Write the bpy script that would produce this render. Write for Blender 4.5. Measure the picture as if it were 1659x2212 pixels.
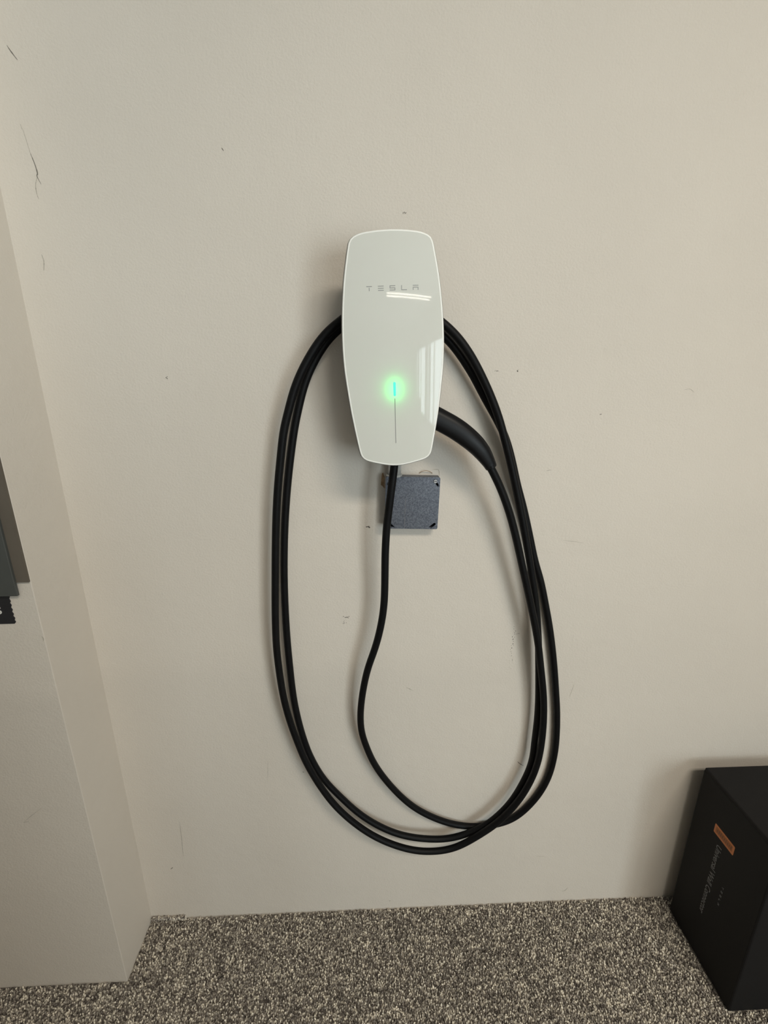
import bpy, bmesh, math, random
import numpy as np
from mathutils import Vector, Matrix

for o in list(bpy.data.objects):
    bpy.data.objects.remove(o, do_unlink=True)
scene = bpy.context.scene
COL = scene.collection
rng = random.Random(7)

# ------------------------------------------------------------------ camera
cam_data = bpy.data.cameras.new('camera')
cam_data.sensor_fit = 'VERTICAL'
cam_data.sensor_height = 36.0
cam_data.lens = 983.616 / 2212 * 36.0
cam_data.clip_start = 0.02
cam = bpy.data.objects.new('camera', cam_data)
COL.objects.link(cam)
_r = Vector((0.99923965, -0.03896116, -0.00146452))
_u = Vector((0.01246316, 0.28360051, 0.95886152))
_b = Vector((-0.03694302, -0.95815071, 0.28387046))
_m = Matrix((_r, _u, _b)).transposed().to_4x4()
_m.translation = Vector((-0.04383, -0.84818, 1.33734))
cam.matrix_world = _m
scene.camera = cam

# ------------------------------------------------------------------ world, daylight, exposure
scene.view_settings.view_transform = 'Standard'
scene.view_settings.look = 'None'
scene.view_settings.gamma = 1.0
scene.view_settings.use_curve_mapping = False
scene.view_settings.exposure = 0.05
world = bpy.data.worlds.new('sky')
scene.world = world
world.use_nodes = True
world.node_tree.nodes['Background'].inputs[0].default_value = (0.75, 0.87, 1.0, 1)
world.node_tree.nodes['Background'].inputs[1].default_value = 0.8

ROOM_R, ROOM_L, ROOM_F, ROOM_H = 2.30, -2.6, -11.4, 2.80
WIN_Z0, WIN_Z1 = 0.06, 2.05
WINDOWS = [(-5.2, -3.0), (-7.8, -5.6), (-10.6, -8.2)]      # spans along the right wall
DAY_POWER = [150, 130, 125]
LAMP_POWER = [23, 15]
CEILING_LIGHTS = [(0.95, -1.95), (1.0, -6.0)]


def area_light(name, loc, rot, sx, sy, power, color):
    l = bpy.data.lights.new(name, 'AREA')
    l.shape = 'RECTANGLE'
    l.size, l.size_y = sx, sy
    l.energy = power
    l.color = color
    o = bpy.data.objects.new(name, l)
    COL.objects.link(o)
    o.location = loc
    o.rotation_euler = rot
    return o


for (y0, y1), pw in zip(WINDOWS, DAY_POWER):
    area_light('daylight', (ROOM_R + 0.22, (y0 + y1) / 2, (WIN_Z0 + WIN_Z1) / 2), (0, math.radians(90), 0),
               WIN_Z1 - WIN_Z0, y1 - y0, pw, (0.87, 0.94, 1.0))


# ------------------------------------------------------------------ materials
def new_mat(name):
    m = bpy.data.materials.new(name)
    m.use_nodes = True
    nt = m.node_tree
    return m, nt, nt.nodes['Principled BSDF']


def noise(nt, scale, detail=3, rough=0.5, coord='Object'):
    tc = nt.nodes.new('ShaderNodeTexCoord')
    n = nt.nodes.new('ShaderNodeTexNoise')
    n.inputs['Scale'].default_value = scale
    n.inputs['Detail'].default_value = detail
    n.inputs['Roughness'].default_value = rough
    nt.links.new(tc.outputs[coord], n.inputs['Vector'])
    return n


def ramp(nt, fac, stops):
    r = nt.nodes.new('ShaderNodeValToRGB')
    e = r.color_ramp.elements
    while len(e) < len(stops):
        e.new(0.5)
    for k, (p, c) in enumerate(stops):
        e[k].position = p
        e[k].color = (*c, 1)
    nt.links.new(fac, r.inputs[0])
    return r.outputs[0]


def bump(nt, bsdf, height, strength, dist):
    b = nt.nodes.new('ShaderNodeBump')
    b.inputs['Strength'].default_value = strength
    b.inputs['Distance'].default_value = dist
    nt.links.new(height, b.inputs['Height'])
    nt.links.new(b.outputs[0], bsdf.inputs['Normal'])


def simple(name, color, rough=0.5, metal=0.0, var=0.0, vscale=40, bscale=0, bstr=0.2, bdist=0.001, spec=0.5):
    m, nt, b = new_mat(name)
    b.inputs['Base Color'].default_value = (*color, 1)
    b.inputs['Roughness'].default_value = rough
    b.inputs['Metallic'].default_value = metal
    b.inputs['Specular IOR Level'].default_value = spec
    if var:
        n = noise(nt, vscale, 4, 0.6)
        lo = tuple(c * (1 - var) for c in color)
        hi = tuple(min(1, c * (1 + var)) for c in color)
        nt.links.new(ramp(nt, n.outputs[0], [(0.3, lo), (0.7, hi)]), b.inputs['Base Color'])
    if bscale:
        n2 = noise(nt, bscale, 3, 0.55)
        bump(nt, b, n2.outputs[0], bstr, bdist)
    return m


def wall_material(name, color):
    m, nt, b = new_mat(name)
    n = noise(nt, 2.2, 3, 0.5)
    lo = tuple(c * 0.975 for c in color)
    hi = tuple(c * 1.02 for c in color)
    nt.links.new(ramp(nt, n.outputs[0], [(0.35, lo), (0.65, hi)]), b.inputs['Base Color'])
    b.inputs['Roughness'].default_value = 0.62
    b.inputs['Specular IOR Level'].default_value = 0.3
    n1 = noise(nt, 260, 4, 0.6)
    n2 = noise(nt, 26, 3, 0.5)
    mx = nt.nodes.new('ShaderNodeMath')
    mx.operation = 'MULTIPLY_ADD'
    mx.inputs[1].default_value = 1.6
    nt.links.new(n2.outputs[0], mx.inputs[0])
    nt.links.new(n1.outputs[0], mx.inputs[2])
    bump(nt, b, mx.outputs[0], 0.6, 0.0012)
    return m


MAT = {}
WALL_RGB = (0.71, 0.655, 0.585)
MAT['wall'] = wall_material('painted_drywall', WALL_RGB)
MAT['grey_wall'] = wall_material('grey_painted_drywall', (0.30, 0.30, 0.30))
MAT['ceiling'] = simple('ceiling_white', (0.50, 0.49, 0.47), 0.8, var=0.03, vscale=8)
MAT['white_trim'] = simple('white_metal', (0.75, 0.75, 0.74), 0.4, var=0.02)
MAT['rubber'] = simple('black_rubber', (0.004, 0.004, 0.0045), 0.5, var=0.2, vscale=60, bscale=900, bstr=0.06, bdist=0.0003, spec=0.17)
MAT['handle'] = simple('black_plastic', (0.005, 0.005, 0.006), 0.4, var=0.15, vscale=30, bscale=1500, bstr=0.08, bdist=0.0002, spec=0.22)
MAT['housing'] = simple('grey_plastic', (0.20, 0.20, 0.195), 0.5, var=0.05)
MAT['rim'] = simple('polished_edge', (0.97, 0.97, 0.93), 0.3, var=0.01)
MAT['logo'] = simple('grey_print', (0.33, 0.34, 0.33), 0.45, var=0.02)
MAT['groove'] = simple('groove_grey', (0.27, 0.27, 0.26), 0.5, var=0.02)
MAT['scuff'] = simple('scuff_grey', (0.20, 0.18, 0.155), 0.85, var=0.4, vscale=300)
MAT['scuff_light'] = simple('scuff_light', (0.48, 0.44, 0.38), 0.85, var=0.25, vscale=300)
MAT['paper'] = simple('torn_drywall_paper', (0.40, 0.27, 0.16), 0.9, var=0.4, vscale=180)
MAT['pencil'] = simple('pencil_line', (0.34, 0.27, 0.19), 0.9, var=0.3, vscale=200)
MAT['dark'] = simple('dark_inside', (0.02, 0.02, 0.022), 0.7, var=0.1)
MAT['steel'] = simple('bright_steel', (0.62, 0.63, 0.64), 0.25, 1.0, var=0.1, vscale=120)
MAT['galv_pipe'] = simple('zinc_pipe', (0.62, 0.62, 0.60), 0.3, 0.35, var=0.08, vscale=120)
MAT['cabinet'] = simple('dark_grey_paint', (0.075, 0.080, 0.076), 0.5, var=0.06, vscale=20)
MAT['sheet'] = simple('shade_taupe', (0.125, 0.106, 0.084), 0.8, var=0.05, vscale=12, bscale=300, bstr=0.2)  # taupe imitates what may be only shade beside the grey panel
MAT['tape'] = simple('black_tape', (0.022, 0.022, 0.025), 0.5, var=0.1)
MAT['white_ink'] = simple('white_ink', (0.75, 0.75, 0.72), 0.6, var=0.02)
MAT['package'] = simple('black_card', (0.0085, 0.0080, 0.0085), 0.6, var=0.12, vscale=300, bscale=1200, bstr=0.1, bdist=0.0003, spec=0.2)
MAT['package_ink'] = simple('grey_ink', (0.17, 0.17, 0.175), 0.5, var=0.02)
MAT['orange'] = simple('orange_sticker', (0.55, 0.185, 0.055), 0.5, var=0.03)
MAT['orange_dark'] = simple('orange_print', (0.33, 0.105, 0.022), 0.5, var=0.15, vscale=700)
MAT['orange_ink'] = simple('brown_ink', (0.16, 0.06, 0.02), 0.5, var=0.03)


def galvanised():
    m, nt, b = new_mat('galvanised_steel')
    tc = nt.nodes.new('ShaderNodeTexCoord')
    v = nt.nodes.new('ShaderNodeTexVoronoi')
    v.inputs['Scale'].default_value = 700
    nt.links.new(tc.outputs['Object'], v.inputs['Vector'])
    n = noise(nt, 300, 5, 0.75)
    mix = nt.nodes.new('ShaderNodeMath')
    mix.operation = 'MULTIPLY_ADD'
    mix.inputs[1].default_value = 0.35
    nt.links.new(v.outputs['Distance'], mix.inputs[0])
    nt.links.new(n.outputs[0], mix.inputs[2])
    nt.links.new(ramp(nt, mix.outputs[0], [(0.42, (0.075, 0.083, 0.104)), (0.60, (0.112, 0.122, 0.150)), (0.82, (0.20, 0.215, 0.25))]),
                 b.inputs['Base Color'])
    b.inputs['Metallic'].default_value = 0.75
    b.inputs['Roughness'].default_value = 0.42
    bump(nt, b, n.outputs[0], 0.12, 0.0004)
    return m


MAT['zinc'] = galvanised()


def carpet_plain():
    m, nt, b = new_mat('speckled_carpet')
    tc = nt.nodes.new('ShaderNodeTexCoord')
    v = nt.nodes.new('ShaderNodeTexVoronoi')
    v.inputs['Scale'].default_value = 235
    nt.links.new(tc.outputs['Object'], v.inputs['Vector'])
    sep = nt.nodes.new('ShaderNodeSeparateColor')
    nt.links.new(v.outputs['Color'], sep.inputs[0])
    nt.links.new(ramp(nt, sep.outputs[0], [(0.0, (0.075, 0.065, 0.057)), (0.35, (0.17, 0.152, 0.134)),
                                           (0.65, (0.31, 0.283, 0.245)), (0.95, (0.62, 0.575, 0.495))]), b.inputs['Base Color'])
    b.inputs['Roughness'].default_value = 0.95
    b.inputs['Specular IOR Level'].default_value = 0.1
    bump(nt, b, v.outputs['Distance'], 0.8, 0.003)
    return m


def carpet_tuft():
    m, nt, b = new_mat('carpet_yarn')
    a = nt.nodes.new('ShaderNodeAttribute')
    a.attribute_name = 'yarn'
    nt.links.new(a.outputs['Color'], b.inputs['Base Color'])
    b.inputs['Roughness'].default_value = 0.9
    b.inputs['Specular IOR Level'].default_value = 0.12
    return m


MAT['carpet'] = carpet_plain()
MAT['yarn'] = carpet_tuft()


def panel_glass():
    """white back-painted glass, faintly translucent so the status light behind it shines through"""
    m, nt, b = new_mat('white_panel_glass')
    b.inputs['Base Color'].default_value = (0.75, 0.755, 0.705, 1)
    b.inputs['Roughness'].default_value = 0.03
    b.inputs['Specular IOR Level'].default_value = 0.36
    tr = nt.nodes.new('ShaderNodeBsdfTranslucent')
    tr.inputs['Color'].default_value = (0.9, 0.95, 0.9, 1)
    mx = nt.nodes.new('ShaderNodeMixShader')
    mx.inputs[0].default_value = 0.06
    out = nt.nodes['Material Output']
    nt.links.new(b.outputs[0], mx.inputs[1])
    nt.links.new(tr.outputs[0], mx.inputs[2])
    nt.links.new(mx.outputs[0], out.inputs['Surface'])
    return m


def emissive(name, color, strength):
    m, nt, b = new_mat(name)
    b.inputs['Base Color'].default_value = (0.1, 0.1, 0.1, 1)
    b.inputs['Emission Color'].default_value = (*color, 1)
    b.inputs['Emission Strength'].default_value = strength
    return m


def window_glass():
    m, nt, b = new_mat('window_glass')
    t = nt.nodes.new('ShaderNodeBsdfTransparent')
    t.inputs[0].default_value = (0.95, 0.98, 0.97, 1)
    mx = nt.nodes.new('ShaderNodeMixShader')
    mx.inputs[0].default_value = 0.06
    b.inputs['Roughness'].default_value = 0.02
    out = nt.nodes['Material Output']
    nt.links.new(t.outputs[0], mx.inputs[1])
    nt.links.new(b.outputs[0], mx.inputs[2])
    nt.links.new(mx.outputs[0], out.inputs['Surface'])
    return m


MAT['panel'] = panel_glass()
MAT['led'] = emissive('status_light', (0.02, 0.80, 0.62), 1.1)
MAT['window_glass'] = window_glass()
MAT['diffuser'] = simple('lamp_diffuser', (0.85, 0.83, 0.78), 0.5, var=0.01)


# ------------------------------------------------------------------ helpers
def obj(name, bm_or_mesh, mat, parent=None, smooth=False):
    if isinstance(bm_or_mesh, bmesh.types.BMesh):
        me = bpy.data.meshes.new(name)
        bmesh.ops.recalc_face_normals(bm_or_mesh, faces=bm_or_mesh.faces)
        bm_or_mesh.to_mesh(me)
        bm_or_mesh.free()
    else:
        me = bm_or_mesh
    me.materials.clear()
    me.materials.append(MAT[mat])
    if smooth:
        for p in me.polygons:
            p.use_smooth = True
    o = bpy.data.objects.new(name, me)
    COL.objects.link(o)
    if parent is not None:
        o.parent = parent
    return o


def empty(name, loc, rot=(0, 0, 0)):
    o = bpy.data.objects.new(name, None)
    o.empty_display_size = 0.05
    COL.objects.link(o)
    o.location = loc
    o.rotation_euler = rot
    return o


def tag(o, label, cat, group=None):
    o['label'] = label
    o['category'] = cat
    if group:
        o['group'] = group
    return o


def structure(o, label=None):
    o['kind'] = 'structure'
    if label:
        o['label'] = label
    return o


def add_box(bm, lo, hi, bevel=0.0, seg=2):
    r = bmesh.ops.create_cube(bm, size=1.0)
    vs = r['verts']
    for v in vs:
        for k in range(3):
            v.co[k] = lo[k] if v.co[k] < 0 else hi[k]
    if bevel > 0:
        es = list({e for v in vs for e in v.link_edges})
        bmesh.ops.bevel(bm, geom=es, offset=bevel, segments=seg, profile=0.5, affect='EDGES')
    return bm


def box(lo, hi, bevel=0.0, seg=2):
    return add_box(bmesh.new(), lo, hi, bevel, seg)


def cyl(bm, p0, p1, r0, r1=None, n=20, caps=True):
    p0, p1 = Vector(p0), Vector(p1)
    r1 = r0 if r1 is None else r1
    ax = (p1 - p0).normalized()
    s = ax.orthogonal().normalized()
    t = ax.cross(s)
    A, B = [], []
    for k in range(n):
        a = 2 * math.pi * k / n
        dv = s * math.cos(a) + t * math.sin(a)
        A.append(bm.verts.new(p0 + dv * r0))
        B.append(bm.verts.new(p1 + dv * r1))
    for k in range(n):
        bm.faces.new((A[k], A[(k + 1) % n], B[(k + 1) % n], B[k]))
    if caps:
        bm.faces.new(A)
        bm.faces.new(B)
    return bm


def prism_xz(bm, poly, y0, y1):
    """polygon in the wall plane (x, z) extruded from depth y0 to y1"""
    A = [bm.verts.new((x, y0, z)) for x, z in poly]
    B = [bm.verts.new((x, y1, z)) for x, z in poly]
    n = len(poly)
    bm.faces.new(A)
    bm.faces.new(B)
    for k in range(n):
        bm.faces.new((A[k], A[(k + 1) % n], B[(k + 1) % n], B[k]))
    return bm


def catmull(pts, per):
    pts = [Vector(p) for p in pts]
    P = [pts[0] * 2 - pts[1]] + pts + [pts[-1] * 2 - pts[-2]]
    out = []
    for i in range(1, len(P) - 2):
        a, b, c, d = P[i - 1], P[i], P[i + 1], P[i + 2]
        for k in range(per):
            t = k / per
            out.append(0.5 * ((2 * b) + (c - a) * t + (2 * a - 5 * b + 4 * c - d) * t * t + (3 * b - a - 3 * c + d) * t ** 3))
    out.append(P[-2])
    return out


def resample(pts, step):
    a = np.array([tuple(p) for p in pts])
    s = np.concatenate([[0], np.cumsum(np.linalg.norm(np.diff(a, axis=0), axis=1))])
    n = max(2, int(s[-1] / step) + 1)
    t = np.linspace(0, s[-1], n)
    return np.stack([np.interp(t, s, a[:, k]) for k in range(3)], 1)


def smooth_path(a, sigma):
    n = int(sigma * 3)
    k = np.exp(-0.5 * (np.arange(-n, n + 1) / sigma) ** 2)
    k /= k.sum()
    out = []
    for c in range(3):
        col = np.concatenate([2 * a[0, c] - a[n:0:-1, c], a[:, c], 2 * a[-1, c] - a[-2:-n - 2:-1, c]])
        out.append(np.convolve(col, k, mode='valid'))
    return np.stack(out, 1)


def tube(pts, r, n=16):
    bm = bmesh.new()
    pts = [Vector(p) for p in pts]
    nrm = None
    rings = []
    for i, p in enumerate(pts):
        t = (pts[min(i + 1, len(pts) - 1)] - pts[max(i - 1, 0)]).normalized()
        nrm = t.orthogonal().normalized() if nrm is None else (nrm - t * nrm.dot(t)).normalized()
        bi = t.cross(nrm)
        rings.append([bm.verts.new(p + (nrm * math.cos(2 * math.pi * k / n) + bi * math.sin(2 * math.pi * k / n)) * r) for k in range(n)])
    for A, B in zip(rings, rings[1:]):
        for k in range(n):
            bm.faces.new((A[k], A[(k + 1) % n], B[(k + 1) % n], B[k]))
    bm.faces.new(rings[0])
    bm.faces.new(rings[-1])
    return bm


def text_mesh(s, size, extrude=0.0002):
    cu = bpy.data.curves.new('lettering', 'FONT')
    cu.body = s
    cu.size = size
    cu.extrude = extrude
    cu.resolution_u = 3
    tmp = bpy.data.objects.new('tmp_text', cu)
    COL.objects.link(tmp)
    bpy.context.view_layer.update()
    me = bpy.data.meshes.new_from_object(tmp)
    bpy.data.objects.remove(tmp, do_unlink=True)
    bpy.data.curves.remove(cu)
    return me


# ------------------------------------------------------------------ room shell
XL, DEP = -0.6096, 0.1258          # the stepped-out wall section on the left: its edge and how far it stands out
T = 0.12
floor = structure(obj('floor', box((ROOM_L - T, ROOM_F - T, -0.10), (ROOM_R + T, T, 0.0)), 'carpet'))
ceiling = structure(obj('ceiling', box((ROOM_L - T, ROOM_F - T, ROOM_H), (ROOM_R + T, T, ROOM_H + 0.1)), 'ceiling'))
wall_back = structure(obj('wall_back', box((XL, 0, 0), (ROOM_R, T, ROOM_H)), 'wall'))
wall_step = structure(obj('wall_back_left', box((ROOM_L, -DEP, 0), (XL, T, ROOM_H), 0.0012, 2), 'wall'))
structure(obj('wall_added_shade', box((ROOM_L, -1.50, 0), (0.36, -1.38, 1.20), 0.004), 'wall'))  # invented low wall behind the camera, added to shade the lower left
structure(obj('wall_left', box((ROOM_L - T, ROOM_F, 0), (ROOM_L, T, ROOM_H)), 'grey_wall'))
structure(obj('wall_front', box((ROOM_L, ROOM_F - T, 0), (ROOM_R, ROOM_F, ROOM_H)), 'grey_wall'))
bm = bmesh.new()
add_box(bm, (ROOM_R, ROOM_F, 0), (ROOM_R + T, T, WIN_Z0))
add_box(bm, (ROOM_R, ROOM_F, WIN_Z1), (ROOM_R + T, T, ROOM_H))
ys = [T] + [v for w in WINDOWS for v in (w[1], w[0])] + [ROOM_F]
for a, b in zip(ys[0::2], ys[1::2]):
    add_box(bm, (ROOM_R, b, WIN_Z0), (ROOM_R + T, a, WIN_Z1))
structure(obj('wall_right', bm, 'grey_wall'))
for k, (y0, y1) in enumerate(WINDOWS):
    bm = bmesh.new()
    w = 0.05
    xa, xb_ = ROOM_R + 0.02, ROOM_R + 0.08
    add_box(bm, (xa, y0, WIN_Z0), (xb_, y0 + w, WIN_Z1))
    add_box(bm, (xa, y1 - w, WIN_Z0), (xb_, y1, WIN_Z1))
    add_box(bm, (xa, y0 + w, WIN_Z0), (xb_, y1 - w, WIN_Z0 + w))
    add_box(bm, (xa, y0 + w, WIN_Z1 - w), (xb_, y1 - w, WIN_Z1))
    ym = (y0 + y1) / 2
    add_box(bm, (xa, ym - w / 2, WIN_Z0 + w), (xb_, ym + w / 2, WIN_Z1 - w))
    win = structure(obj('window_%d' % (k + 1), bm, 'white_trim'))
    for a, b in ((y0 + w, ym - w / 2), (ym + w / 2, y1 - w)):
        obj('pane', box((ROOM_R + 0.047, a, WIN_Z0 + w), (ROOM_R + 0.053, b, WIN_Z1 - w)), 'window_glass', win)

# ------------------------------------------------------------------ ceiling lights
LIGHT_LABELS = ['twin tube ceiling light nearest the wall charger',
                'twin tube ceiling light mirrored as a bright bar in the white panel']
for (x, y), lab, pw in zip(CEILING_LIGHTS, LIGHT_LABELS, LAMP_POWER):
    root = tag(empty('ceiling_light', (x, y, ROOM_H)), lab, 'ceiling light', 'ceiling lights of the room')
    bm = bmesh.new()
    L2, W2, D = (0.62 if y > -3 else 0.95), 0.27, 0.07
    add_box(bm, (-L2, -W2, -0.012), (L2, W2, 0.0))
    add_box(bm, (-L2, -W2, -D), (L2, -W2 + 0.015, -0.012))
    add_box(bm, (-L2, W2 - 0.015, -D), (L2, W2, -0.012))
    add_box(bm, (-L2, -W2 + 0.015, -D), (-L2 + 0.015, W2 - 0.015, -0.012))
    add_box(bm, (L2 - 0.015, -W2 + 0.015, -D), (L2, W2 - 0.015, -0.012))
    obj('housing', bm, 'white_trim', root)
    for s in (-1, 1):
        obj('diffuser', box((-L2 + 0.03, s * 0.12 - 0.095, -0.055), (L2 - 0.03, s * 0.12 + 0.095, -0.035), 0.006), 'diffuser', root)
        lamp = area_light('lamp', (0, s * 0.12, -0.062), (0, 0, 0), 2 * L2 - 0.08, 0.10, pw, (1.0, 0.91, 0.77))
        lamp.parent = root

# ------------------------------------------------------------------ carpet pile
PK = dict(x0=0.7314, x1=1.05, y0=-0.2333, y1=-0.0308, h=0.4683)      # the black package by the wall


def carpet_pile():
    nr = np.random.default_rng(3)
    sp = 0.0042
    gx = np.arange(-1.5, 1.5, sp)
    gy = np.arange(-0.75, -0.001, sp)
    X, Y = np.meshgrid(gx, gy)
    X = X.ravel() + nr.uniform(-0.45, 0.45, X.size) * sp
    Y = Y.ravel() + nr.uniform(-0.45, 0.45, Y.size) * sp
    keep = ~((X < XL + 0.003) & (Y > -DEP - 0.003)) & (Y < -0.002)
    keep &= ~((X > PK['x0'] - 0.002) & (X < PK['x1'] + 0.002) & (Y > PK['y0'] - 0.002) & (Y < PK['y1'] + 0.002))
    X, Y = X[keep], Y[keep]
    Z0 = np.zeros(X.size)
    # the carpet edge rides a little up the wall in the corner
    m = 420
    X = np.concatenate([X, nr.uniform(XL + 0.003, XL + 0.088, m)])
    Y = np.concatenate([Y, nr.uniform(-0.006, -0.002, m)])
    Z0 = np.concatenate([Z0, nr.uniform(0.0, 0.010, m)])
    n = X.size
    h = nr.uniform(0.0045, 0.0080, n)
    a = nr.uniform(0, 2 * math.pi, n)
    rl = nr.uniform(0.0018, 0.0030, n)
    rs = nr.uniform(0.0012, 0.0019, n)
    lx, ly = nr.normal(0, 0.0012, n), nr.normal(0, 0.0012, n)
    co = np.zeros((n, 9, 3), np.float32)
    for k in range(4):
        t = k * math.pi / 2
        u, v = math.cos(t), math.sin(t)
        dx = u * rl * np.cos(a) - v * rs * np.sin(a)
        dy = u * rl * np.sin(a) + v * rs * np.cos(a)
        co[:, k, 0], co[:, k, 1], co[:, k, 2] = X + dx * 0.8, Y + dy * 0.8, Z0 - 0.0005
        co[:, 4 + k, 0], co[:, 4 + k, 1], co[:, 4 + k, 2] = X + dx + lx * .6, Y + dy + ly * .6, Z0 + h * 0.62
    co[:, 8, 0], co[:, 8, 1], co[:, 8, 2] = X + lx, Y + ly, Z0 + h
    co[:, :, 1] = np.minimum(co[:, :, 1], -0.0008)
    tri = []
    for k in range(4):
        j = (k + 1) % 4
        tri += [(k, j, 4 + j), (k, 4 + j, 4 + k), (4 + k, 4 + j, 8)]
    tri = np.array(tri, np.int32)
    idx = (tri[None] + (np.arange(n, dtype=np.int32) * 9)[:, None, None]).reshape(-1)
    me = bpy.data.meshes.new('carpet_pile')
    me.vertices.add(n * 9)
    me.vertices.foreach_set('co', co.ravel())
    nt_ = idx.size // 3
    me.loops.add(idx.size)
    me.loops.foreach_set('vertex_index', idx)
    me.polygons.add(nt_)
    me.polygons.foreach_set('loop_start', np.arange(nt_, dtype=np.int32) * 3)
    me.polygons.foreach_set('loop_total', np.full(nt_, 3, np.int32))
    me.polygons.foreach_set('use_smooth', np.ones(nt_, bool))
    pal = np.array([(0.10, 0.086, 0.076), (0.19, 0.168, 0.148), (0.29, 0.262, 0.228), (0.40, 0.365, 0.315), (0.60, 0.555, 0.475), (0.72, 0.67, 0.575)])
    pick = nr.choice(6, n, p=[0.15, 0.22, 0.21, 0.16, 0.17, 0.09])
    colr = pal[pick] * 1.36 * nr.uniform(0.85, 1.15, (n, 1))
    at = me.color_attributes.new('yarn', 'FLOAT_COLOR', 'POINT')
    full = np.ones((n, 9, 4), np.float32)
    full[:, :, :3] = colr[:, None, :]
    at.data.foreach_set('color', full.ravel())
    me.update(calc_edges=True)
    return me


pile = obj('carpet_pile', carpet_pile(), 'yarn', floor)
pile['kind'] = 'stuff'
pile['label'] = 'grey and beige speckled carpet pile'

# ------------------------------------------------------------------ wall charger
ZC = 1.3692
charger = tag(empty('wall_charger', (0, 0, ZC), (0, -0.0309, 0)),
              'white glass fronted barrel shaped wall charger with a lit green status light', 'wall charger')
HALF = [(0.0000, 0.1722), (0.0172, 0.1717), (0.0320, 0.1704), (0.0420, 0.1690), (0.0500, 0.1667), (0.0553, 0.1642), (0.0590, 0.1610),
        (0.0612, 0.1570), (0.0627, 0.1520), (0.0668, 0.1320), (0.0708, 0.1095), (0.0737, 0.0865), (0.0758, 0.0650), (0.0772, 0.0420),
        (0.0779, 0.0180), (0.0776, -0.0060), (0.0764, -0.0260), (0.0745, -0.0450), (0.0699, -0.0835), (0.0645, -0.1180), (0.0602, -0.1425),
        (0.0586, -0.1500), (0.0560, -0.1562), (0.0515, -0.1606), (0.0460, -0.1632), (0.0345, -0.1664), (0.0160, -0.1704), (0.0000, -0.1718)]


def outline(n=120):
    h = [Vector((x, 0, z)) for x, z in HALF]
    full = h + [Vector((-p.x, 0, p.z)) for p in reversed(h[1:-1])]
    full.append(full[0].copy())
    a = resample(catmull(full, 8), 0.0005)
    a = resample([Vector(p) for p in a], 1e-6 + 0.0) if False else a
    s = np.linspace(0, len(a) - 1, n, endpoint=False)
    return [(float(np.interp(t, range(len(a)), a[:, 0])), float(np.interp(t, range(len(a)), a[:, 2]))) for t in s]


OUT = outline(160)


def offset(poly, d):
    """move each outline point inwards (d < 0) or outwards along its normal"""
    n = len(poly)
    res = []
    for k in range(n):
        ax, az = poly[(k - 1) % n]
        bx, bz = poly[(k + 1) % n]
        tx, tz = bx - ax, bz - az
        l = math.hypot(tx, tz)
        nx, nz = -tz / l, tx / l
        x, z = poly[k]
        if nx * x + nz * z < 0:
            nx, nz = -nx, -nz
        res.append((x + nx * d, z + nz * d))
    return res


def face_y(x, z):
    return -0.1125 + 0.0046 * (x / 0.0775) ** 2 + 0.0050 * (z / 0.1725) ** 2


def loft(bm, rings, cap0=False, cap1=False):
    R = [[bm.verts.new(p) for p in r] for r in rings]
    n = len(R[0])
    for A, B in zip(R, R[1:]):
        for k in range(n):
            bm.faces.new((A[k], A[(k + 1) % n], B[(k + 1) % n], B[k]))
    if cap0:
        bm.faces.new(R[0])
    if cap1:
        bm.faces.new(R[-1])
    return R


# back body fixed to the wall, the cable hangs round it
bm = bmesh.new()
loft(bm, [[(x * f, y, z * g - 0.004) for x, z in OUT] for f, g, y in
          ((0.60, 0.80, 0.0), (0.60, 0.40, -0.0), (0.60, 0.40, -0.056), (0.62, 0.44, -0.058), (0.90, 0.93, -0.072), (0.93, 0.95, -0.076))][1:], True, False)
body = obj('body', bm, 'housing', charger, True)
# rear hood behind the glass
bm = bmesh.new()
o_in = offset(OUT, -0.004)
o_out = offset(OUT, 0.0012)
loft(bm, [[(x * 0.93, -0.076, z * 0.95 - 0.0) for x, z in OUT],
          [(x, -0.082, z) for x, z in o_in], [(x, -0.088, z) for x, z in o_out], [(x, face_y(x, z) + 0.006, z) for x, z in o_out],
          [(x, face_y(x, z) + 0.0045, z) for x, z in offset(OUT, -0.0002)]], False, False)
obj('rear_housing', bm, 'housing', charger, True)
# glass front
bm = bmesh.new()
inner = offset(OUT, -0.0026)
rings = [[(x * f, face_y(x * f, z * f), z * f) for x, z in inner] for f in (0.06, 0.15, 0.3, 0.45, 0.6, 0.72, 0.82, 0.9, 0.96, 1.0)]
R_ = loft(bm, rings)
cv = bm.verts.new((0, face_y(0, 0), 0))
for k in range(len(R_[0])):
    bm.faces.new((cv, R_[0][k], R_[0][(k + 1) % len(R_[0])]))
front = obj('front_panel', bm, 'panel', charger, True)
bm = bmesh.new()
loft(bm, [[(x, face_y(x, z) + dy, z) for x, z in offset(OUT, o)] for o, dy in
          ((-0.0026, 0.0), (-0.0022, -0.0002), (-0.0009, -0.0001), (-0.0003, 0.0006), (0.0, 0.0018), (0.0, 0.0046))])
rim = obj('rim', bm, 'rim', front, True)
rim['label'] = 'bright polished glass edge'

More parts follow.
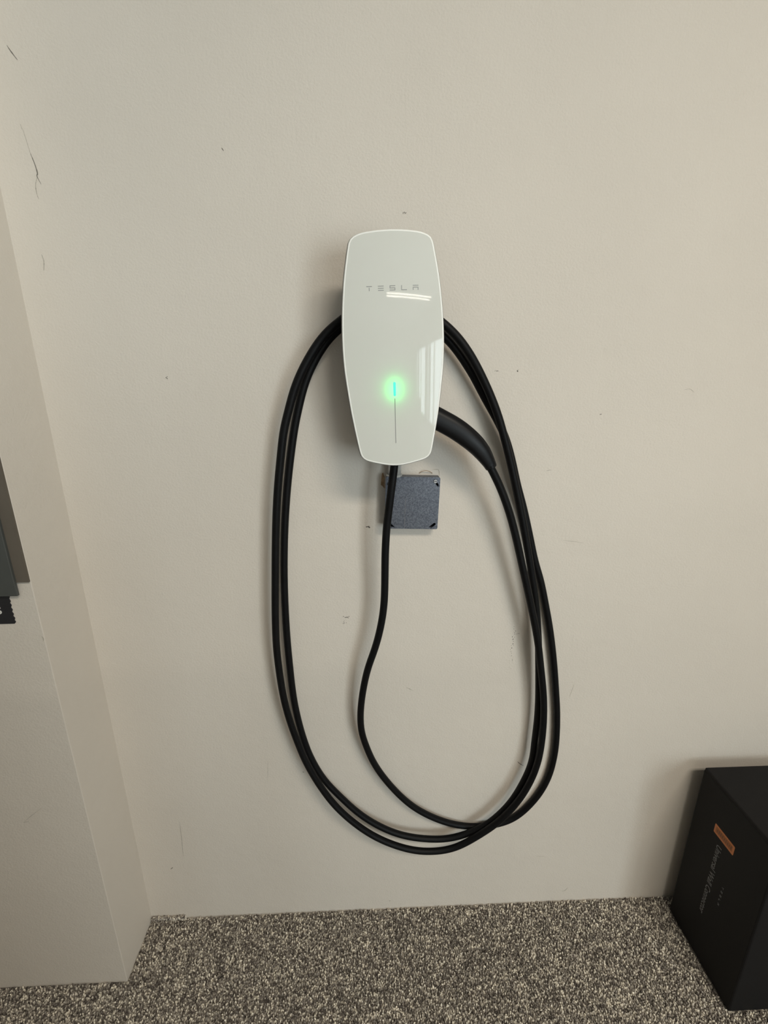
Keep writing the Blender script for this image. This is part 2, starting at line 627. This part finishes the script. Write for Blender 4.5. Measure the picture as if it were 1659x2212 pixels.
# lettering: strokes (x0, z0, x1, z1) of each letter inside an 8.4 x 7 mm cell
CW, CH, SW = 0.0084, 0.0068, 0.0011
GLYPH = {
    'T': [(0, CH - SW, CW, CH), (CW / 2 - SW / 2, 0, CW / 2 + SW / 2, CH - 1.9 * SW)],
    'E': [(0, CH - SW, CW, CH), (0, CH / 2 - SW / 2, CW, CH / 2 + SW / 2), (0, 0, CW, SW)],
    'S': [(0, CH - SW, CW, CH), (0, CH / 2 - SW / 2, CW, CH / 2 + SW / 2), (0, 0, CW, SW), (0, CH / 2 + SW / 2, SW, CH - SW),
          (CW - SW, SW, CW, CH / 2 - SW / 2)],
    'L': [(0, SW, SW, CH), (0, 0, CW, SW)],
    'A': [(0, CH - SW, CW, CH), (0, 0, SW, CH * 0.62), (CW - SW, 0, CW, CH * 0.62), (SW, CH * 0.62 - SW, CW - SW, CH * 0.62)],
}


def wordmark(scale, to3d, pitch, thick):
    """letters as thin raised plates; to3d(u, v, w) maps across, up and out"""
    res = []
    for k, ch in enumerate('TESLA'):
        bm = bmesh.new()
        x0 = (k - 2) * pitch - CW * scale / 2
        for a, b, c, d in GLYPH[ch]:
            P = []
            for w in (0, thick):
                for u, v in ((a, b), (c, b), (c, d), (a, d)):
                    P.append(bm.verts.new(to3d(x0 + u * scale, (v - CH / 2) * scale, w)))
            for f in ((0, 1, 2, 3), (4, 5, 6, 7), (0, 1, 5, 4), (1, 2, 6, 5), (2, 3, 7, 6), (3, 0, 4, 7)):
                bm.faces.new([P[i] for i in f])
        res.append(bm)
    return res


for bm in wordmark(1.0, lambda u, v, w: (u + 0.0005, face_y(u, v + 0.0945) + 0.0002 - w, v + 0.0945), 0.0172, 0.00035):
    o = obj('letter', bm, 'logo', front)
# fine vertical line and the lit slot above it
bm = bmesh.new()
N = 14
prev = None
for k in range(N + 1):
    z = -0.0640 + (-0.1345 + 0.0640) * k / N
    q = [bm.verts.new((sx * 0.00050, face_y(0, z) + 0.0002 - w, z)) for sx, w in ((-1, 0), (1, 0), (1, 0.0004), (-1, 0.0004))]
    if prev:
        for i in range(4):
            bm.faces.new((prev[i], prev[(i + 1) % 4], q[(i + 1) % 4], q[i]))
    else:
        bm.faces.new(q)
    prev = q
bm.faces.new(prev)
obj('light_bar_line', bm, 'groove', front)
bm = bmesh.new()
n = 20
caps = []
for w, rr in ((0.0, 0.0019), (0.00035, 0.0019), (0.0006, 0.0014)):
    ring = []
    for k in range(n):
        a = 2 * math.pi * k / n
        zc_ = -0.0415 if math.sin(a) >= 0 else -0.0580
        z = zc_ + rr * math.sin(a) * 1.3
        ring.append((rr * math.cos(a) * (1.0 if z > -0.05 else 0.95), face_y(0, z) + 0.0002 - w, z))
    caps.append(ring)
loft(bm, caps, True, True)
led = obj('status_light', bm, 'led', front, True)
led['label'] = 'lit green and cyan status light slot'
lp = bpy.data.lights.new('status_lamp', 'AREA')
lp.shape = 'RECTANGLE'
lp.size, lp.size_y = 0.003, 0.020
lp.energy = 0.075
lp.color = (0.0, 1.0, 0.14)
lamp = bpy.data.objects.new('status_lamp', lp)
COL.objects.link(lamp)
lamp.parent = charger
lamp.location = (0, -0.0995, -0.050)
lamp.rotation_euler = (math.radians(-90), 0, 0)

# ------------------------------------------------------------------ charging cable
CABLE = [
    (0.0052,-0.0620,1.1936), (0.0052,-0.0620,1.1887), (0.0020,-0.0640,1.1677), (-0.0016,-0.0640,1.1383),
    (-0.0058,-0.0620,1.1008), (-0.0090,-0.0600,1.0711), (-0.0113,-0.0580,1.0205), (-0.0118,-0.0560,0.9678),
    (-0.0134,-0.0530,0.9135), (-0.0203,-0.0500,0.8623), (-0.0318,-0.0470,0.8124), (-0.0463,-0.0440,0.7663),
    (-0.0573,-0.0400,0.7087), (-0.0636,-0.0360,0.6498), (-0.0629,-0.0330,0.6051), (-0.0567,-0.0310,0.5722),
    (-0.0344,-0.0270,0.5025), (0.0057,-0.0230,0.4302), (0.0566,-0.0180,0.3642), (0.1194,-0.0130,0.3151),
    (0.1784,-0.0105,0.2901), (0.2267,-0.0095,0.2850), (0.2786,-0.0095,0.2943), (0.3155,-0.0095,0.3174),
    (0.3538,-0.0095,0.3704), (0.3760,-0.0095,0.4283), (0.3839,-0.0095,0.4904), (0.3831,-0.0095,0.5483),
    (0.3773,-0.0095,0.6121), (0.3699,-0.0095,0.6617), (0.3558,-0.0095,0.7452), (0.3397,-0.0095,0.8227),
    (0.3233,-0.0098,0.8852), (0.3062,-0.0105,0.9445), (0.2924,-0.0110,0.9795), (0.2750,-0.0125,1.0385),
    (0.2568,-0.0145,1.0971), (0.2402,-0.0160,1.1433), (0.2280,-0.0180,1.1837), (0.2111,-0.0190,1.2312),
    (0.1894,-0.0200,1.2688), (0.1650,-0.0210,1.3062), (0.1455,-0.0220,1.3393), (0.1262,-0.0220,1.3662),
    (0.1083,-0.0220,1.3889), (0.0897,-0.0220,1.4060), (0.0634,-0.0220,1.4250), (0.0317,-0.0220,1.4401),
    (0.0006,-0.0220,1.4457), (-0.0305,-0.0220,1.4434), (-0.0616,-0.0220,1.4319), (-0.0885,-0.0220,1.4152),
    (-0.1086,-0.0220,1.3968), (-0.1245,-0.0220,1.3747), (-0.1391,-0.0220,1.3501), (-0.1516,-0.0220,1.3223),
    (-0.1667,-0.0220,1.2706), (-0.1721,-0.0220,1.2488), (-0.1808,-0.0220,1.2040), (-0.1887,-0.0220,1.1570),
    (-0.1954,-0.0220,1.1094), (-0.2009,-0.0220,1.0602), (-0.2052,-0.0220,1.0094), (-0.2084,-0.0220,0.9558),
    (-0.2101,-0.0220,0.9014), (-0.2108,-0.0220,0.8450), (-0.2099,-0.0220,0.7855), (-0.2064,-0.0220,0.6902),
    (-0.1992,-0.0220,0.6246), (-0.1890,-0.0220,0.5688), (-0.1752,-0.0220,0.5175), (-0.1505,-0.0220,0.4602),
    (-0.1163,-0.0220,0.4101), (-0.0681,-0.0220,0.3508), (-0.0126,-0.0230,0.3064), (0.0440,-0.0240,0.2800),
    (0.1101,-0.0250,0.2690), (0.1569,-0.0260,0.2738), (0.2031,-0.0260,0.2920), (0.2397,-0.0260,0.3164),
    (0.2834,-0.0260,0.3727), (0.3109,-0.0260,0.4378), (0.3250,-0.0260,0.4934), (0.3262,-0.0260,0.5530),
    (0.3266,-0.0260,0.6156), (0.3233,-0.0260,0.6762), (0.3155,-0.0260,0.7578), (0.3100,-0.0260,0.8093),
    (0.3029,-0.0260,0.8583), (0.2930,-0.0270,0.9116), (0.2749,-0.0290,0.9874), (0.2550,-0.0310,1.0643),
    (0.2371,-0.0330,1.1269), (0.2191,-0.0350,1.1869), (0.2019,-0.0370,1.2376), (0.1897,-0.0380,1.2711),
    (0.1730,-0.0390,1.3068), (0.1549,-0.0400,1.3400), (0.1363,-0.0400,1.3704), (0.1180,-0.0400,1.3944),
    (0.1009,-0.0400,1.4117), (0.0841,-0.0400,1.4246), (0.0606,-0.0400,1.4393), (0.0299,-0.0400,1.4518),
    (-0.0004,-0.0400,1.4565), (-0.0306,-0.0400,1.4543), (-0.0572,-0.0400,1.4445), (-0.0802,-0.0400,1.4283),
    (-0.1059,-0.0400,1.4099), (-0.1267,-0.0400,1.3857), (-0.1475,-0.0400,1.3538), (-0.1649,-0.0400,1.3193),
    (-0.1803,-0.0400,1.2722), (-0.1873,-0.0400,1.2508), (-0.1949,-0.0400,1.2071), (-0.2024,-0.0400,1.1611),
    (-0.2086,-0.0400,1.1146), (-0.2135,-0.0400,1.0665), (-0.2177,-0.0400,1.0168), (-0.2216,-0.0400,0.9645),
    (-0.2254,-0.0400,0.9113), (-0.2283,-0.0400,0.8563), (-0.2292,-0.0400,0.7981), (-0.2238,-0.0400,0.7049),
    (-0.2135,-0.0400,0.6383), (-0.1991,-0.0400,0.5787), (-0.1847,-0.0400,0.5283), (-0.1572,-0.0400,0.4614),
    (-0.1200,-0.0400,0.3946), (-0.0682,-0.0400,0.3332), (-0.0133,-0.0400,0.2890), (0.0517,-0.0400,0.2578),
    (0.1083,-0.0410,0.2517), (0.1590,-0.0410,0.2622), (0.2133,-0.0420,0.3008), (0.2569,-0.0420,0.3408),
    (0.2960,-0.0420,0.3975), (0.3204,-0.0420,0.4566), (0.3322,-0.0420,0.5118), (0.3351,-0.0420,0.5676),
    (0.3332,-0.0420,0.6292), (0.3267,-0.0420,0.6888), (0.3141,-0.0420,0.7566), (0.3039,-0.0420,0.8099),
    (0.2900,-0.0430,0.8647), (0.2706,-0.0450,0.9323), (0.2518,-0.0480,0.9938), (0.2339,-0.0510,1.0526),
    (0.2158,-0.0550,1.1032), (0.1952,-0.0580,1.1492), (0.1759,-0.0600,1.1835), (0.1667,-0.0600,1.1985),
]
HANDLE = [
    (0.0593,-0.0620,1.2792), (0.0780,-0.0620,1.2695), (0.1014,-0.0620,1.2572), (0.1175,-0.0620,1.2472),
    (0.1329,-0.0620,1.2359), (0.1467,-0.0620,1.2240), (0.1581,-0.0620,1.2116), (0.1668,-0.0620,1.1997),
    (0.1721,-0.0620,1.1916), (0.1758,-0.0620,1.1851),
]
cable_root = tag(empty('charging_cable', (0.0, -0.04, 0.25)),
                 'black charging cable coiled in long loops round the white wall charger', 'cable')
path = smooth_path(resample(catmull(CABLE, 6), 0.004), 4.0)
path = path - np.array([0.0, -0.04, 0.25])
obj('cord', tube(path[::2], 0.0072, 18), 'rubber', cable_root, True)
# connector handle pushed into the holster on the charger's side
hw = [0.0185, 0.0188, 0.0187, 0.0185, 0.0178, 0.0167, 0.0151, 0.0128, 0.0112, 0.0102]
hp = catmull(HANDLE, 5)
hwi = np.interp(np.linspace(0, len(hw) - 1, len(hp)), range(len(hw)), hw)
rings = []
for i, p in enumerate(hp):
    t = (hp[min(i + 1, len(hp) - 1)] - hp[max(i - 1, 0)]).normalized()
    side = Vector((0, 1, 0))
    up = side.cross(t).normalized()
    if up.z < 0:
        up = -up
    ring = []
    for k in range(28):
        a = 2 * math.pi * k / 28
        cu, su = math.cos(a), math.sin(a)
        e = 2 / 3.2
        u = abs(su) ** e * (1 if su > 0 else -1) * hwi[i]
        w = abs(cu) ** e * (1 if cu > 0 else -1) * min(0.0165, hwi[i] * 0.93)
        if u > 0:
            w *= 1.0 - 0.28 * (u / hwi[i]) ** 2
        ring.append(Vector(p) + up * u + side * w - Vector((0.0, -0.04, 0.25)))
    rings.append(ring)
bm = bmesh.new()
loft(bm, rings, True, True)
handle = obj('connector_handle', bm, 'handle', cable_root, True)
handle['label'] = 'black curved plug handle tucked behind the charger'
t = (hp[-1] - hp[-4]).normalized()
bm = bmesh.new()
c0 = Vector(hp[-1]) - Vector((0, -0.04, 0.25))
cyl(bm, c0 - t * 0.004, c0 + t * 0.0012, 0.0106, 0.0100, 24)
obj('cable_collar', bm, 'handle', handle)

# ------------------------------------------------------------------ junction box and conduit
jb = tag(empty('junction_box', (0.0410, 0.0, 1.1095), (0, 0.027, 0)), 'square galvanised steel junction box set in the wall below the charger', 'junction box')
S = 0.0507
JD = -0.0225
bm = bmesh.new()
add_box(bm, (-S + .001, JD, S - .003), (S - .001, -0.0003, S - .001))
add_box(bm, (-S + .001, JD, -S + .001), (S - .001, -0.0003, -S + .003))
add_box(bm, (-S + .001, JD, -S + .003), (-S + .003, -0.0003, S - .003))
add_box(bm, (S - .003, JD, -S + .003), (S - .001, -0.0003, S - .003))
obj('box_body', bm, 'zinc', jb)
obj('box_inside', box((-S + .003, -0.004, -S + .003), (S - .003, -0.0004, S - .003)), 'dark', jb)


def capsule(cx, cz, ang, L, r, n=8):
    pts = []
    for s in (1, -1):
        for k in range(n + 1):
            a = -math.pi / 2 + math.pi * k / n
            u, v = s * (L / 2 + r * math.cos(a)), s * r * math.sin(a)
            pts.append((cx + u * math.cos(ang) - v * math.sin(ang), cz + u * math.sin(ang) + v * math.cos(ang)))
    return pts


bm = bmesh.new()
loops = []
oc = []
for cx, cz, a0 in ((S - .003, S - .003, 0), (-S + .003, S - .003, 90), (-S + .003, -S + .003, 180), (S - .003, -S + .003, 270)):
    for k in range(5):
        a = math.radians(a0 + 90 * k / 4)
        oc.append((cx + .003 * math.cos(a), cz + .003 * math.sin(a)))
loops.append(oc)
loops.append(capsule(-0.0440, 0.0395, math.radians(50), 0.0095, 0.0022))
loops.append(capsule(0.0445, 0.0385, math.radians(-50), 0.0085, 0.0020))
loops.append(capsule(0.0405, -0.0440, math.radians(42), 0.0105, 0.0024))
loops.append(capsule(-0.0375, -0.0445, math.radians(-38), 0.0095, 0.0021))
edges = []
for lp_ in loops:
    vs = [bm.verts.new((x, JD, z)) for x, z in lp_]
    edges += [bm.edges.new((vs[k], vs[(k + 1) % len(vs)])) for k in range(len(vs))]
bmesh.ops.triangle_fill(bm, use_beauty=True, use_dissolve=False, edges=edges)
r = bmesh.ops.extrude_face_region(bm, geom=list(bm.faces))
for v in [g for g in r['geom'] if isinstance(g, bmesh.types.BMVert)]:
    v.co.y -= 0.0016
cover = obj('cover_plate', bm, 'zinc', jb)
bm = bmesh.new()
cyl(bm, (0.0415, JD - 0.0016, 0.0432), (0.0415, JD - 0.0036, 0.0432), 0.0042, 0.0034, 20)
sc = obj('screw', bm, 'steel', cover)
obj('screw_slot', box((0.0385, JD - 0.0039, 0.0428), (0.0445, JD - 0.0034, 0.0437)), 'dark', cover)
# a thin bright scratch down the plate
obj('scratch', box((-0.0130, JD - 0.0018, -0.0495), (-0.0127, JD - 0.0015, 0.0100)), 'steel', cover)
# conduit nipple up into the charger
bm = bmesh.new()
cyl(bm, (-0.0350, -0.0140, S - 0.0015), (-0.0335, -0.0140, S + 0.040), 0.0125, n=28)
nip = obj('conduit', bm, 'galv_pipe', jb, True)
bm = bmesh.new()
cyl(bm, (-0.0350, -0.0140, S - 0.0008), (-0.0350, -0.0140, S + 0.0032), 0.0152, n=12)
obj('lock_nut', bm, 'galv_pipe', nip)


# ------------------------------------------------------------------ marks on the walls
def ribbon(pts, w, y, lift=0.0003):
    """thin tapered scuff lying on the wall plane"""
    bm = bmesh.new()
    P = [Vector((x, 0, z)) for x, z in pts]
    if len(P) == 2:
        P = [P[0], P[0].lerp(P[1], 0.5) + Vector((rng.uniform(-1, 1), 0, rng.uniform(-1, 1))) * (P[1] - P[0]).length * 0.08, P[1]]
    Q = catmull(P, 4)
    n = len(Q)
    rings = []
    for i, p in enumerate(Q):
        t = (Q[min(i + 1, n - 1)] - Q[max(i - 1, 0)]).normalized()
        s = Vector((-t.z, 0, t.x))
        f = w * (0.25 + 0.75 * math.sin(math.pi * (i + 0.35) / (n - 0.3))) * rng.uniform(0.7, 1.2) / 2
        rings.append([(p.x + s.x * f, y + 0.0002, p.z + s.z * f), (p.x - s.x * f, y + 0.0002, p.z - s.z * f),
                      (p.x - s.x * f, y - lift, p.z - s.z * f), (p.x + s.x * f, y - lift, p.z + s.z * f)])
    loft(bm, rings, True, True)
    return bm


def speckle(cx, cz, sx, sz, n, size, y):
    bm = bmesh.new()
    for _ in range(n):
        x, z = cx + rng.gauss(0, sx), cz + rng.gauss(0, sz)
        k = rng.randint(4, 6)
        poly = [(x + size * rng.uniform(.4, 1) * math.cos(2 * math.pi * i / k), z + size * rng.uniform(.4, 1) * math.sin(2 * math.pi * i / k)) for i in range(k)]
        prism_xz(bm, poly, y + 0.0002, y - 0.0003)
    return bm


RIBBONS = [
    ([(-0.5588, 1.8008), (-0.5540, 1.7928), (-0.5475, 1.7837)], 0.0016, 'scuff'),
    ([(-0.5609, 1.7055), (-0.5598, 1.6985)], 0.0008, 'scuff_light'),
    ([(-0.5541, 1.6676), (-0.5507, 1.6544), (-0.5491, 1.6421), (-0.5507, 1.6378), (-0.5466, 1.6273)], 0.0017, 'scuff'),
    ([(-0.5510, 1.6366), (-0.5553, 1.6260), (-0.5560, 1.6151), (-0.5546, 1.6071)], 0.0013, 'scuff_light'),
    ([(-0.5590, 1.7000), (-0.5565, 1.6840), (-0.5541, 1.6676)], 0.0007, 'scuff_light'),
    ([(-0.5665, 1.5289), (-0.5650, 1.5188), (-0.5680, 1.5052)], 0.0018, 'scuff_light'),
    ([(-0.2630, 1.6795), (-0.2598, 1.6750)], 0.0014, 'scuff'),
    ([(0.5441, 1.3142), (0.5545, 1.3155), (0.5632, 1.3100)], 0.0009, 'scuff_light'),
    ([(0.0367, 0.6830), (0.0440, 0.6795), (0.0521, 0.6741)], 0.0016, 'scuff_light'),
    ([(0.4127, 0.6797), (0.4100, 0.6650), (0.4060, 0.6469)], 0.0009, 'scuff_light'),
    ([(0.3026, 0.4694), (0.3180, 0.4565)], 0.0018, 'scuff'),
    ([(0.4556, 0.0380), (0.4640, 0.0400), (0.4715, 0.0505)], 0.0014, 'scuff_light'),
    ([(-0.4990, 0.3238), (-0.5010, 0.2700), (-0.5041, 0.2130)], 0.0022, 'scuff_light'),
    ([(-0.5400, 0.1727), (-0.5340, 0.1786)], 0.0022, 'scuff'),
    ([(0.3483, 1.0221), (0.3700, 1.0195), (0.3918, 1.0154)], 0.0008, 'scuff_light'),
    ([(0.3008, 1.1645), (0.3115, 1.1662)], 0.0011, 'scuff_light'),
    ([(-0.2835, 0.4329), (-0.2775, 0.4996)], 0.0007, 'scuff_light'),
    ([(-0.2016, 0.4606), (-0.1974, 0.4590)], 0.0013, 'scuff'),
    ([(0.3742, 0.1669), (0.3996, 0.1640)], 0.0007, 'scuff_light'),
    ([(0.0802, 1.1690), (0.0880, 1.1692), (0.0928, 1.1680), (0.0940, 1.1600), (0.0951, 1.1371)], 0.0007, 'pencil'),
]
for pts, w, mt in RIBBONS:
    obj('scuff_mark', ribbon(pts, w, 0.0), mt, wall_back)
for cx, cz, sx, sz, n, size, mt in [
        (0.0236, 1.5938, 0.0040, 0.0008, 7, 0.0010, 'scuff'), (-0.3930, 1.3358, 0.0015, 0.0015, 4, 0.0012, 'scuff'),
        (0.1905, 1.3480, 0.0030, 0.0010, 6, 0.0009, 'scuff'), (0.2308, 1.3482, 0.0022, 0.0010, 6, 0.0011, 'scuff'),
        (0.3930, 1.2705, 0.0010, 0.0008, 3, 0.0012, 'scuff'), (-0.0410, 1.0558, 0.0028, 0.0012, 8, 0.0016, 'scuff'),
        (-0.0905, 0.8585, 0.0030, 0.0022, 9, 0.0014, 'scuff'), (-0.0945, 0.8465, 0.0022, 0.0020, 6, 0.0013, 'scuff'),
        (0.2660, 0.7900, 0.0022, 0.0180, 26, 0.0011, 'scuff'), (0.2640, 0.7450, 0.0030, 0.0120, 12, 0.0010, 'scuff_light'),
        (0.2750, 0.8110, 0.0060, 0.0006, 5, 0.0009, 'scuff'), (0.0030, 0.0300, 0.0010, 0.0010, 2, 0.0014, 'scuff')]:
    obj('scuff_mark', speckle(cx, cz, sx, sz, n, size, 0.0), mt, wall_back)
for pts, w in [([(-0.7350, 0.4878), (-0.6935, 0.5228)], 0.0010), ([(-0.7360, 0.4870), (-0.7250, 0.4900)], 0.0012), ([(-0.6135, 0.9055), (-0.6118, 0.9015), (-0.6122, 0.8955)], 0.0018)]:
    obj('scuff_mark', ribbon(pts, w, -DEP), 'scuff_light', wall_step)
# torn drywall round the cut-out of the junction box
bm = bmesh.new()
prism_xz(bm, [(-0.0165, 1.1480), (-0.0150, 1.1620), (-0.0128, 1.1640), (-0.0100, 1.1560), (-0.0100, 1.1330), (-0.0140, 1.1380), (-0.0172, 1.1400)], 0.0002, -0.0008)
obj('torn_edge', bm, 'paper', wall_back)
bm = tube(resample(catmull([(0.056, -0.001, 1.1625), (0.062, -0.004, 1.1668), (0.070, -0.006, 1.1680), (0.077, -0.003, 1.1650), (0.081, -0.001, 1.1620)], 6), 0.0015), 0.0006, 6)
obj('torn_paper_curl', bm, 'paper', wall_back)

# ------------------------------------------------------------------ black package
pk = tag(empty('product_box', (PK['x0'], PK['y0'], 0)), 'tall matte black product box standing on the carpet against the wall', 'box')
pw, pd, ph = PK['x1'] - PK['x0'], PK['y1'] - PK['y0'], PK['h']
obj('sleeve', box((0, 0, 0.004), (pw, pd, ph - 0.0055), 0.0045, 3), 'package', pk, False)
obj('lid', box((0.0012, 0.0012, ph - 0.010), (pw - 0.0012, pd - 0.0012, ph), 0.0035, 3), 'package', pk)
obj('base', box((0.003, 0.003, 0.0), (pw - 0.003, pd - 0.003, 0.012), 0.002, 2), 'package', pk)


def on_side(y, z, w=0.0):
    """point on the left face of the package, y towards the wall measured in the room"""
    return (-w, y - PK['y0'], z)


def side_plate(y0, y1, z0, z1, w0, w1, r=0.002):
    bm = bmesh.new()
    poly = []
    for cy, cz, a0 in ((y1 - r, z1 - r, 0), (y0 + r, z1 - r, 90), (y0 + r, z0 + r, 180), (y1 - r, z0 + r, 270)):
        for k in range(4):
            a = math.radians(a0 + 30 * k)
            poly.append((cy + r * math.cos(a), cz + r * math.sin(a)))
    loft(bm, [[on_side(y, z, w) for y, z in poly] for w in (w0, w1)], True, True)
    return bm


stk = obj('sticker', side_plate(-0.1500, -0.0940, 0.3510, 0.3745, -0.0002, 0.0004), 'orange', pk)
stk['label'] = 'orange rectangular sticker'
obj('sticker_print', side_plate(-0.1455, -0.0985, 0.3560, 0.3700, 0.0002, 0.0006, 0.001), 'orange_dark', stk)
for k in range(9):
    y = -0.1435 + 0.0048 * k
    obj('print_bar', side_plate(y, y + rng.uniform(0.0014, 0.0030), 0.3590 + rng.uniform(0, 0.002), 0.3670 + rng.uniform(-0.002, 0.001), 0.0004, 0.0008, 0.0004), 'orange_ink', stk)
me = text_mesh('Universal Wall Connector', 0.0178)
xs = [v.co.x for v in me.vertices]
k_ = 0.207 / (max(xs) - min(xs))
for v in me.vertices:
    u, up, w = (v.co.x - min(xs)) * k_, v.co.y * k_, v.co.z
    v.co = on_side(-0.1100 - up, 0.3330 - u, w + 0.0003)
obj('lettering', me, 'package_ink', pk)
for bm in wordmark(0.62, lambda u, v, w: on_side(-0.1488 - v, 0.2285 - u, w - 0.0001), 0.0122, 0.0006):
    obj('letter', bm, 'package_ink', pk)

# ------------------------------------------------------------------ grey panel and tape on the stepped wall
cab = tag(empty('mounted_panel', (-0.85, -DEP, 1.0098)), 'dark grey flat panel on a thin brown sheet standing in for possible shade at the left edge', 'panel')
obj('shade_sheet', box((-0.15, -0.0045, 0.0), (0.2400, -0.0003, 0.62)), 'sheet', cab)  # thin brown sheet imitating possible shade, a little wider than the grey panel
obj('panel_face', box((-0.15, -0.0100, -0.0225), (0.2210, -0.0045, 0.60), 0.001, 2), 'cabinet', cab)
tape_pts = [(-0.80, 0.9865), (-0.6510, 0.9865), (-0.6496, 0.9820), (-0.6514, 0.9790), (-0.6498, 0.9740), (-0.6517, 0.9705), (-0.6500, 0.9665), (-0.6520, 0.9620),
            (-0.6502, 0.9580), (-0.6521, 0.9540), (-0.6502, 0.9500), (-0.6519, 0.9460), (-0.6498, 0.9420), (-0.6514, 0.9380), (-0.6500, 0.9345), (-0.6525, 0.9315), (-0.80, 0.9300)]
bm = bmesh.new()
prism_xz(bm, tape_pts, -DEP, -DEP - 0.0012)
tape = tag(obj('label_strip', bm, 'tape'), 'torn black label strip with white lettering under the dark grey panel', 'label')
me = text_mesh('s', 0.030)
xs = [v.co.x for v in me.vertices]
for v in me.vertices:
    v.co = Vector((v.co.x - max(xs) - 0.6685, -DEP - 0.0013 - v.co.z, v.co.y + 0.9505))
obj('lettering', me, 'white_ink', tape)
